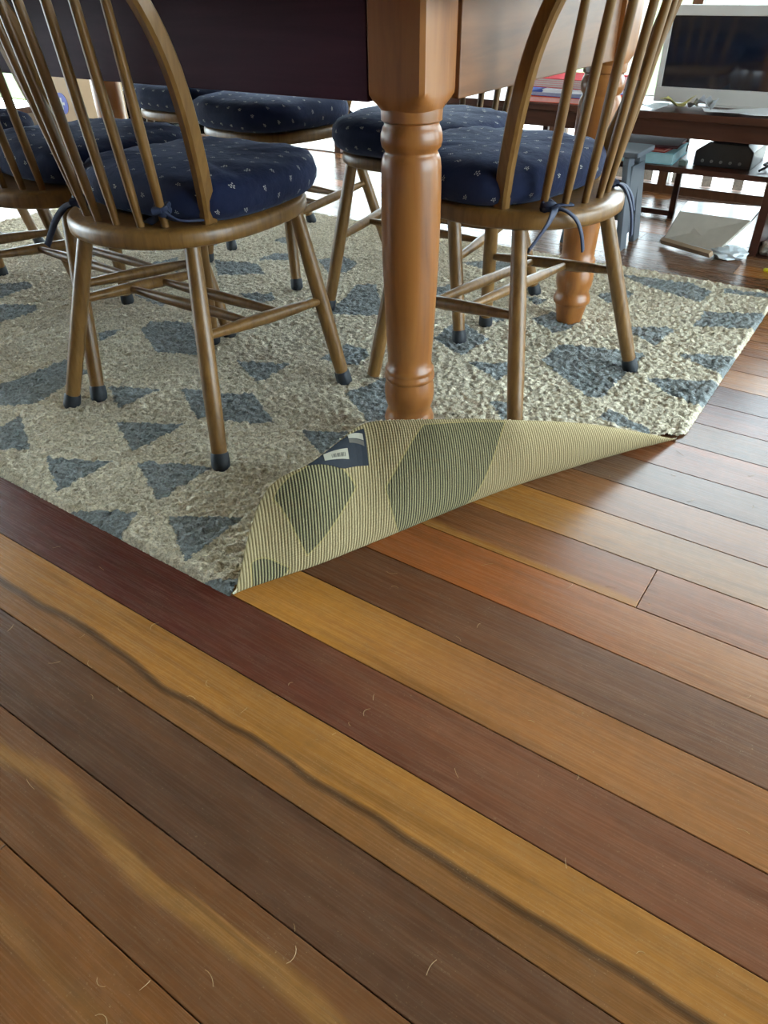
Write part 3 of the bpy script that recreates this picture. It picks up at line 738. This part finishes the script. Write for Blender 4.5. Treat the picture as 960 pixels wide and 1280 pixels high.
def cushion_mesh():
    n = 56; hw, yb, yf = .216, .150, .262
    prof = [(.05, .000), (.022, .001), (.007, .010), (.000, .024), (-.002, .039), (.001, .054), (.009, .065), (.024, .0725), (.05, .077), (.085, .0795), (.13, .0805)]
    vs = []; fs = []; uvs = []
    for i, (ins, z) in enumerate(prof):
        for k, (x, y) in enumerate(outline(n, hw-ins, yb-ins, yf-ins, 2.8, 3.0)):
            w = .0022*math.sin(k*1.7+i*.9)+.0018*math.sin(k*.61+2)
            vs.append((x*(1+w*2), y*(1+w*2), z+w*(.8 if 2 < i < 10 else 0)))
    for i in range(len(prof)-1):
        for k in range(n):
            a, b = i*n+k, i*n+(k+1) % n; fs.append((a, b, b+n, a+n))
    c0 = len(vs); vs.append((0, .03, .0808)); o = (len(prof)-1)*n
    for k in range(n): fs.append((o+k, o+(k+1) % n, c0))
    fs.append(tuple(range(n-1, -1, -1)))
    me = bpy.data.meshes.new('pad'); me.from_pydata(vs, [], fs); me.update()
    # flattened radial map: arc length from the middle of the top
    flat = [None]*len(vs); flat[c0] = (0.0, 0.03)
    for k in range(n):
        prev = Vector(vs[c0]); acc = 0; pos = Vector((0, .03))
        for i in range(len(prof)-1, -1, -1):
            p = Vector(vs[i*n+k]); d = p-prev; h = Vector((p.x, p.y-.03)); h = h.normalized() if h.length > 1e-6 else Vector((1, 0))
            pos = pos+h*d.length; flat[i*n+k] = (pos.x, pos.y); prev = p
    ul = me.uv_layers.new(name='UVMap')
    for l in me.loops: ul.data[l.index].uv = flat[l.vertex_index]
    bm = bmesh.new(); bm.from_mesh(me); bmesh.ops.recalc_face_normals(bm, faces=bm.faces); bm.to_mesh(me); bm.free()
    me.shade_smooth(); return me
CUSH = cushion_mesh()
def ribbon(pts, w=.011, t=.0016, side=(0, 1, 0)):
    return MB().strip(catmull(pts, 5), w, t, side)
def knot_mesh(x, y, z):
    m = MB()
    for k in range(2):                                # two turns round the spindle
        P = []
        for i in range(15):
            a = 2*PI*i/14; P.append((x+.0115*math.cos(a), y+.0115*math.sin(a), z+.009*k+.003*math.sin(a*2)))
        m.tube(P, .0042, 6, 1.3)
    m.tube([(x-.010, y-.013, z+.003), (x, y-.019, z+.005), (x+.010, y-.013, z+.006)], [.004, .008, .004], 8)
    return m
def make_cushion(label, ties):
    t = thing('seat_cushion', label, 'cushion', group='navy seat cushions')
    pd = obj('pad', CUSH, NAVY, t)
    for spec_ in ties:
        m = knot_mesh(*spec_['at'])
        for P in spec_['tails']:
            r = ribbon(P, spec_.get('w', .013), .0038, spec_.get('side', (1, .3, 0))); m.add(r.v, r.f)
        obj('tie_ribbon', m.mesh('tie_ribbon', True, angle=50), RIBBON, t)
    return t
TR = dict(at=(.118, -.160, .004), tails=[[(.118, -.175, .008), (.120, -.195, .004), (.122, -.212, -.020), (.134, -.218, -.055), (.142, -.220, -.092)],
                                        [(.118, -.175, .006), (.132, -.190, .004), (.142, -.204, -.015), (.148, -.212, -.045)]])
TC = dict(at=(-.122, -.176, .002), tails=[[(-.120, -.19, .005), (-.150, -.206, .006), (-.185, -.220, -.004), (-.218, -.226, -.018), (-.250, -.228, -.036)],
                                         [(-.120, -.19, .005), (-.118, -.212, .004), (-.108, -.230, -.010), (-.096, -.238, -.036), (-.086, -.241, -.070)],
                                         [(-.116, -.182, .006), (-.100, -.178, .004), (-.08, -.185, .004), (-.062, -.19, .002)]])
TL = dict(at=(-.118, -.160, .012), tails=[[(-.118, -.172, .014), (-.138, -.186, .006), (-.160, -.198, -.018), (-.178, -.205, -.045), (-.194, -.210, -.068)]])
TRL = dict(at=(.118, -.160, .026), tails=[[(.12, -.17, .028), (.14, -.155, .014), (.155, -.135, .010), (.165, -.11, .008)], [(.115, -.17, .028), (.10, -.165, .014), (.085, -.17, .006), (.07, -.165, .004)]])
TLK = dict(at=(-.110, -.152, .022), tails=[[(-.112, -.165, .026), (-.125, -.172, .012), (-.14, -.17, .006), (-.15, -.165, .004)]])
RZ = .0095
def rz(deg): return math.radians(deg)
chairs = [
 # name, x, y, rotation (0 = facing +Y), label, cushion label, ties
 ('A', -1.205, 1.040, 0, 'spindle-back wooden chair nearest the viewer, left of the near table leg', 'navy dash-patterned cushion tied to the near left chair, its side seam bulging', [TRL, TL]),
 ('C', -.692, 1.497, 79.6, 'spindle-back wooden chair at the right end of the table, one rubber foot missing', 'navy cushion on the right-hand end chair with a ribbon bow hanging off its seat', [TR, TC]),
 ('B', -1.650, 1.105, -2, 'spindle-back wooden chair half cut off by the left edge, behind the nearest chair', 'navy cushion on the chair second along the near side, seen between spindles', [TLK]),
 ('G', -2.215, 1.060, 0, 'spindle-back wooden chair third along the near side, far left edge', 'navy cushion on the third near-side chair, at the far left edge', [TLK]),
 ('D', -1.090, 1.830, 180, 'spindle-back wooden chair across the table, partly behind the near table leg', 'navy cushion across the table, partly behind the near table leg', [TLK]),
 ('E', -1.700, 1.935, 174, 'spindle-back wooden chair across the table, in the middle of the far side', 'navy cushion with a pale lit top edge, middle chair across the table', [TLK]),
 ('F', -2.190, 2.105, 180, 'spindle-back wooden chair pulled out furthest left on the far side', 'dark navy cushion furthest left on the far side, below the table apron', [TLK]),
 ('K', -2.84, 1.33, -90, 'spindle-back wooden chair at the far left end of the table', 'navy cushion on the chair at the far left end, just visible at the left edge', [TLK]),
]
first = None
for nm, x, y, r, lab_c, lab_k, ties in chairs:
    c = make_chair(lab_c) if first is None else copy_tree(first)
    if first is None: first = c
    else: c['label'] = lab_c
    c.location = (x, y, RZ); c.rotation_euler = (0, 0, rz(r))
    if nm == 'C':
        for l in list(c.children):
            if l.get('spot') == 'fl':
                for f in list(l.children): bpy.data.objects.remove(f)
    k = make_cushion(lab_k, ties)
    R_ = Matrix.Rotation(rz(r), 3, 'Z'); off = R_ @ Vector((0, .01, 0))
    k.location = (x+off.x, y+off.y, RZ+SEAT_Z+.0005); k.rotation_euler = (0, 0, rz(r))
for o in bpy.data.objects:
    if 'spot' in o: del o['spot']

# ---------------------------------------------------------------- low console under the window, and what is on it
con = thing('media_console', 'long low dark-wood console with open shelves under the bright window', 'console', (-.9, 3.0, 0))
def cbox(name, x0, x1, y0, y1, z0, z1, parent=con, mat=DARKWOOD, bev=.002):
    l = Vector((-.9, 3.0, 0))
    return obj(name, MB().box(x0-l.x, x1-l.x, y0-l.y, y1-l.y, z0-l.z, z1-l.z), mat, parent, bevel=bev)
cbox('top', -1.95, .25, 2.82, 3.19, .395, .417)
cbox('apron', -1.93, .23, 2.84, 2.86, .340, .395)
cbox('back_rail', -1.93, .23, 3.15, 3.17, .355, .395)
cbox('side_panel', -.400, -.372, 2.83, 3.17, 0, .395)
cbox('side_panel', .20, .228, 2.83, 3.17, 0, .395)
cbox('side_panel', -1.93, -1.902, 2.83, 3.17, 0, .395)
cbox('back_panel', -.372, .20, 3.15, 3.165, .02, .395)
cbox('shelf', -1.902, -.40, 2.84, 3.165, .230, .248)
cbox('shelf', -.372, .20, 2.84, 3.15, .215, .233)
for x in (-.765, -1.34): cbox('stile', x-.011, x+.011, 3.145, 3.165, 0, .355)
cbox('bottom_rail', -1.902, -.754, 3.145, 3.167, .010, .030)
# monitor
mon = thing('monitor', 'white-framed flat screen with a dark glossy display on the console', 'monitor', (-.575, 3.02, .4172))
WHITEP = plain('white_plastic', (.50, .48, .45), .4, 0, .03, 10)
sc_m, nt, b = new_mat('dark_glossy_screen'); b.inputs['Base Color'].default_value = (.004, .006, .012, 1); b.inputs['Roughness'].default_value = .07; b.inputs['Specular IOR Level'].default_value = .8
L(nt, ramp(nt, noise_n(nt, coords(nt), 2.0), ((.3, (.004, .006, .012)), (.7, (.007, .009, .016)))), b.inputs['Base Color'])
w2 = .305
mf = MB().box(-w2, w2, 0, .030, .006, .052).box(-w2, w2, 0, .030, .262, .292).box(-w2, -w2+.018, 0, .030, .052, .262).box(w2-.018, w2, 0, .030, .052, .262).box(-w2+.018, w2-.018, .012, .030, .052, .262)
obj('frame', mf, WHITEP, mon, bevel=.002)
obj('screen', MB().box(-w2+.018, w2-.018, .006, .012, .052, .262), sc_m, mon)
obj('stand_foot', MB().box(-.10, .10, -.01, .10, 0, .006), WHITEP, mon)
# device on the shelf
dev = thing('black_device', 'black boxy player with sloping top on the console shelf', 'device', (-.572, 3.02, .2485))
BLK = plain('black_plastic', (.010, .011, .014), .35, 0, .2)
pr = [(-.095, 0), (.095, 0), (.095, .056), (.07, .076), (-.055, .076), (-.095, .048)]
m = MB(); n = len(pr)
m.add([(y*.0+x, -.115, z) for x, z in pr for y in (0,)]+[(x, .115, z) for x, z in pr], [tuple(range(n)), tuple(range(2*n-1, n-1, -1))]+[(k, k+n, (k+1) % n+n, (k+1) % n) for k in range(n)])
obj('case', m, BLK, dev, bevel=.004)
for k in range(5): obj('button', MB().tube([(-.065+.031*k, -.114, .018), (-.065+.031*k, -.120, .018)], .005, 8), plain('grey_button', (.15, .15, .15), .4) if k == 0 else bpy.data.materials['grey_button'], dev)
obj('cover_flap', MB().box(-.05, .07, -.08, .09, .0765, .081), BLK, dev, bevel=.001)
# cables next to the device
CAB = plain('dark_cable', (.02, .02, .022), .5)
tag(obj('coiled_cable', MB().tube(catmull([(-.445, 2.90, .253), (-.43, 2.95, .262), (-.45, 3.0, .256), (-.425, 3.05, .264), (-.44, 3.08, .254), (-.42, 2.99, .268), (-.435, 2.92, .258)], 6), .004, 8), CAB, smooth=True), 'dark cable coiled beside the black player on the shelf', 'cable')
tag(obj('green_adapter', MB().box(-.708, -.682, 2.868, 2.90, .2485, .266), plain('grey_green_plastic', (.10, .14, .12), .5), bevel=.005), 'small grey-green adapter left of the black player', 'adapter')
# books lying on the shelf
PAPER = plain('page_edges', (.62, .58, .50), .8, 0, .1, 200)
def book(label, loc, rotz_, w, d, h, col, group=None, name='book', edge=PAPER):
    t = thing(name, label, name.split('_')[-1], loc, rotz_, group)
    cov = plain(name+'_cover', col, .8, spec=.1)
    obj('cover', MB().box(-w/2, w/2, -d/2, d/2, 0, .0025).box(-w/2, w/2, -d/2, d/2, h-.0025, h).box(-w/2, -w/2+.003, -d/2, d/2, .0025, h-.0025), cov, t)
    obj('pages', MB().box(-w/2+.003, w/2-.004, -d/2+.004, d/2-.004, .0025, h-.0025), edge, t)
    return t
book('pale blue boxed book with a red end, bottom of the pile on the console shelf', (-.835, 2.98, .2485), rz(4), .20, .24, .036, (.22, .42, .46), 'books on the console shelf', edge=plain('blue_page_edges', (.30, .46, .48), .7))
book('dark red book lying on the pale blue one on the console shelf', (-.85, 2.985, .285), rz(-3), .19, .23, .012, (.20, .025, .02), 'books on the console shelf', edge=plain('red_page_edges', (.30, .12, .10), .7))
book('thin blackish maroon book topmost on the console shelf pile', (-.84, 2.97, .2975), rz(6), .21, .19, .008, (.05, .012, .014), 'books on the console shelf', edge=plain('dark_page_edges', (.10, .05, .05), .7))
# magazines and folders on the console, left
def slab(name, label, cat, loc, r, w, d, h, col, group=None):
    t = thing(name, label, cat, loc, rz(r), group)
    c = plain(name+'_cover', col, .85, spec=.05)
    obj('cover', MB().box(-w/2, w/2, -d/2, d/2, 0, .0015).box(-w/2, w/2, -d/2, d/2, h-.0015, h).box(-w/2, w/2, d/2-.002, d/2, .0015, h-.0015), c, t)
    obj('sheets', MB().box(-w/2+.003, w/2-.003, -d/2+.002, d/2-.002, .0015, h-.0015), bpy.data.materials.get(name+'_sheets') or plain(name+'_sheets', tuple(min(1, x*.6+.28) for x in col), .7), t)
    return t
slab('orange_folder', 'orange folder at the bottom of the paper stack on the console', 'folder', (-1.16, 2.97, .4175), 2, .36, .25, .018, (.60, .07, .012))
slab('blue_folder', 'dark blue folder in the middle of the paper stack on the console', 'folder', (-1.17, 2.97, .4360), -2, .34, .24, .014, (.03, .06, .30))
slab('white_magazine', 'white magazine between blue folder and red magazine on the console', 'magazine', (-1.12, 2.96, .4505), 3, .24, .25, .010, (.62, .64, .70))
mg = slab('red_magazine', 'red magazine with white stripes, top of the paper stack on the console', 'magazine', (-1.15, 2.985, .4610), -4, .28, .23, .030, (.45, .012, .02))
for k in range(4): obj('white_stripe', MB().box(-.137, .137, -.1165, -.1152, .004+.0065*k, .0065+.0065*k), WHITEP, mg)
# loose papers in front of the monitor
WP = plain('white_paper', (.72, .74, .76), .7, 0, .04, 12)
def sheet(name, label, cat, loc, r, w, d, fold, mat, seed=1):
    n = 8; rs = random.Random(seed); vs = []; fs = []
    for i in range(n+1):
        for j in range(n+1):
            u, v = i/n-.5, j/n-.5
            z = fold*abs(u+v*.4)+fold*.5*(1+math.sin(u*5+seed)*math.sin(v*4+seed*2))*.5+rs.uniform(0, fold*.12)
            vs.append((u*w, v*d, z+.001))
    k = len(vs); vs += [(x, y, z-.0008) for x, y, z in vs[:k]]
    for i in range(n):
        for j in range(n):
            a = i*(n+1)+j; fs.append((a, a+n+1, a+n+2, a+1)); fs.append((a+k, a+k+1, a+k+n+2, a+k+n+1))
    bd = [i*(n+1) for i in range(n+1)]+[n*(n+1)+j for j in range(1, n+1)]+[i*(n+1)+n for i in range(n-1, -1, -1)]+[j for j in range(n-1, 0, -1)]
    for a, c in zip(bd, bd[1:]+bd[:1]): fs.append((a, c, c+k, a+k))
    o = obj(name, MB().add(vs, fs), mat, smooth=True); o.location = loc; o.rotation_euler = (0, 0, rz(r)); return tag(o, label, cat)
sheet('white_paper', 'white folded paper sheet in front of the screen, overhanging the console edge', 'paper', (-.56, 2.885, .4175), 18, .21, .11, .012, WP, 2)
sheet('crumpled_wrapper', 'crumpled translucent grey wrapper beside the folded white paper', 'wrapper', (-.665, 2.895, .4175), 40, .055, .06, .045, plain('grey_wrapper', (.45, .48, .52), .3), 5)
sheet('yellow_packet', 'yellowish green crumpled packet left of the grey wrapper', 'packet', (-.765, 2.91, .4175), -20, .10, .06, .035, plain('yellow_packet_foil', (.42, .38, .12), .45, 0, .35, 60), 8)
sheet('pale_tissue', 'pale blue-white tissue at the left front edge of the console', 'tissue', (-.83, 2.86, .4175), 10, .10, .05, .02, plain('pale_tissue_paper', (.60, .68, .72), .8), 11)
sheet('white_scrap', 'small white paper scrap in front of the screen', 'paper', (-.712, 2.905, .4175), 30, .035, .03, .03, WP, 14)
# grey step stool
stool = thing('step_stool', 'grey plastic folding step stool on the floor before the console', 'stool', (-.898, 2.725, 0))
GREYP = plain('grey_plastic', (.075, .088, .105), .55, 0, .06, 20)
def leg_panel(s):
    m = MB(); z = [0, .12, .28, .30]; n = 2
    xo = [.115, .103, .088, .086]
    for q0, q1 in ((-.085, -.022), (.022, .085)):
        P = [(s*xo[0], q0), (s*xo[0], q1)]
        vs = []
        for k in range(4):
            t = k/3; sh = .018*(1-t)*(1 if q0 > 0 else -1)
            vs += [(s*(xo[k]-.02), q0+sh, z[k]), (s*xo[k], q0+sh, z[k]), (s*xo[k], q1+sh, z[k]), (s*(xo[k]-.02), q1+sh, z[k])]
        fs = [(0, 3, 2, 1), (12, 13, 14, 15)]
        for k in range(3):
            for e in range(4): a, b = k*4+e, k*4+(e+1) % 4; fs.append((a, b, b+4, a+4))
        m.add(vs, fs)
    m.box(min(s*.080, s*.096), max(s*.080, s*.096), -.06, .06, .035, .27)
    return m
obj('stool_top', MB().box(-.10, .115, -.09, .09, .300, .318), GREYP, stool, bevel=.006)
for s in (-1, 1): obj('leg_panel', leg_panel(s), GREYP, stool, bevel=.003)
obj('brace', MB().box(-.08, .08, -.012, .012, .08, .20), plain('dark_grey_plastic', (.06, .07, .085), .5), stool, bevel=.003)
# white packaging lying on the floor between the console legs
FOAM = plain('white_packing_foam', (.47, .44, .38), .8, 0, .05, 40)
wb = thing('packing_panel', 'large off-white packing panel leaning on the floor under the console', 'packaging', (-.58, 2.85, 0))
P = [(-.105, -.065, .02), (.095, -.125, .02), (.165, -.035, .115), (-.080, -.015, .110)]
def slabq(P, thick):
    P = [Vector(p) for p in P]; nrm = (P[1]-P[0]).cross(P[3]-P[0]).normalized()*thick
    if nrm.z < 0: nrm = -nrm
    return MB().add([p for p in P]+[p-nrm for p in P], [(0, 1, 2, 3), (7, 6, 5, 4)]+[(k, k+4, (k+1) % 4+4, (k+1) % 4) for k in range(4)])
obj('front_panel', slabq(P, .012), FOAM, wb, bevel=.003)
obj('top_panel', slabq([(-.080, -.015, .110), (.165, -.035, .115), (.150, .24, .10), (-.11, .21, .095)], .012), plain('bluish_plastic_film', (.56, .66, .74), .25, 0, .05, 15), wb, bevel=.003)
obj('tucked_flap', slabq([(-.115, -.075, .012), (.09, -.140, .012), (.095, -.122, .024), (-.105, -.062, .024)], .004), plain('blue_white_film', (.60, .68, .74), .3), wb)
cf = obj('cardboard_strip', slabq([(-.690, 2.765, .022), (-.500, 2.690, .022), (-.492, 2.700, .030), (-.685, 2.775, .030)], .02), plain('brown_cardboard', (.36, .26, .17), .8))
tag(cf, 'brown cardboard strip on the floor along the front of the white packing', 'cardboard')
def crumple(name, label, loc, size, col, seed, cat):
    me = bpy.data.meshes.new(name); bm = bmesh.new(); bmesh.ops.create_icosphere(bm, subdivisions=3, radius=1.0)
    for v in bm.verts:
        d = noise.noise(v.co*2.2+Vector((seed, 0, 0)))*.35+noise.noise(v.co*5+Vector((0, seed, 0)))*.15
        v.co *= 1+d; v.co = Vector((v.co.x*size[0], v.co.y*size[1], max(v.co.z, -.75)*size[2]))
    mz = min(v.co.z for v in bm.verts)
    for v in bm.verts: v.co.z -= mz
    bm.to_mesh(me); bm.free(); o = obj(name, me, plain(name+'_film', col, .3, 0, .1, 30)); o.location = loc
    return tag(o, label, cat)
crumple('plastic_bag', 'crumpled bluish clear plastic bag on the floor right of the white packing', (-.455, 2.755, 0), (.062, .05, .022), (.55, .62, .66), 3, 'bag')
crumple('clear_film', 'scrap of clear plastic film on the floor at the right edge behind the marker', (-.335, 2.86, 0), (.035, .03, .03), (.42, .38, .34), 9, 'film')
mk = thing('yellow_marker', 'yellow highlighter pen lying on the floor at the right edge', 'pen', (-.285, 2.665, .0062))
mk.rotation_euler = (0, 0, rz(-5))
YEL = plain('yellow_marker_plastic', (.80, .74, .03), .35)
obj('barrel', MB().tube([(.02, 0, 0), (.13, 0, 0)], .006, 10), YEL, mk, smooth=True)
obj('cap', MB().tube([(-.03, 0, 0), (-.026, 0, 0), (.022, 0, 0)], [.004, .0064, .0064], 10), YEL, mk, smooth=True)
# cardboard box far left with a round blue mark
bx = thing('cardboard_box', 'tan cardboard box with a round blue mark, by the left window', 'box', (-4.25, 3.02, 0))
CARD = plain('tan_cardboard', (.46, .32, .19), .75, 0, .05, 10)
obj('carton', MB().box(-.22, .22, -.15, .15, 0, .50), CARD, bx, bevel=.004)
dsk = MB().tube([(.035, -.1505, .235), (.035, -.152, .235)], .055, 24)
o = obj('round_mark', dsk, plain('blue_print', (.08, .10, .42), .6), bx)
obj('mark_symbol', MB().box(.008, .062, -.153, -.1522, .228, .242).box(.028, .042, -.153, -.1522, .205, .265), plain('white_print', (.65, .65, .65), .6), o)
# planting outside the left windows
LEAF = plain('green_leaves', (.17, .30, .04), .7, 0, .4, 20)  # leaf green varied by noise
def shrub(label, loc, w, h, seed):
    t = thing('garden_shrub', label, 'shrub', loc)
    rs = np.random.default_rng(seed); m = MB()
    for k in range(900):
        a, b = rs.random()*2*PI, rs.random(); r = w*math.sqrt(rs.random()); p = Vector((r*math.cos(a), r*math.sin(a)*.7, .15+b*h))
        u = Vector(rs.standard_normal(3)).normalized()*.05; v = Vector(rs.standard_normal(3)).normalized()*.03
        m.add([p-u, p+v, p+u, p-v], [(0, 1, 2, 3)])
    f = obj('foliage', m, LEAF, t); f['kind'] = 'stuff'
    obj('stem', MB().tube([(0, 0, 0), (0, 0, h*.6)], [.03, .02], 8), FRAME, t)
shrub('green shrub outside the left window beside the table leg', (-5.4, 7.4, -.6), .8, 1.5, 1)
shrub('green shrub outside seen between the far chairs', (-3.2, 7.8, -.6), .7, 1.2, 2)

# ---------------------------------------------------------------- pet hairs on the boards
m = MB(); rs = random.Random(3)
for k in range(150):
    x, y = rs.uniform(-1.3, .25), rs.uniform(.05, 1.5)
    if (x-FP[0])*FN[0]+(y-FP[1])*FN[1] > -.03 and y > .5 and x < -.2: continue
    a = rs.uniform(0, 2*PI); l = rs.uniform(.006, .022); cv = rs.uniform(-2.2, 2.2); P = []
    for i in range(6):
        P.append((x, y, .0009+.0006*math.sin(i))); x += math.cos(a)*l/5; y += math.sin(a)*l/5; a += cv/5
    m.tube(P, .00022, 4)
hr = obj('pet_hair', m, plain('golden_hair', (.55, .38, .18), .5)); tag(hr, 'fine golden pet hairs scattered over the bare floor boards', 'hair', kind='stuff')
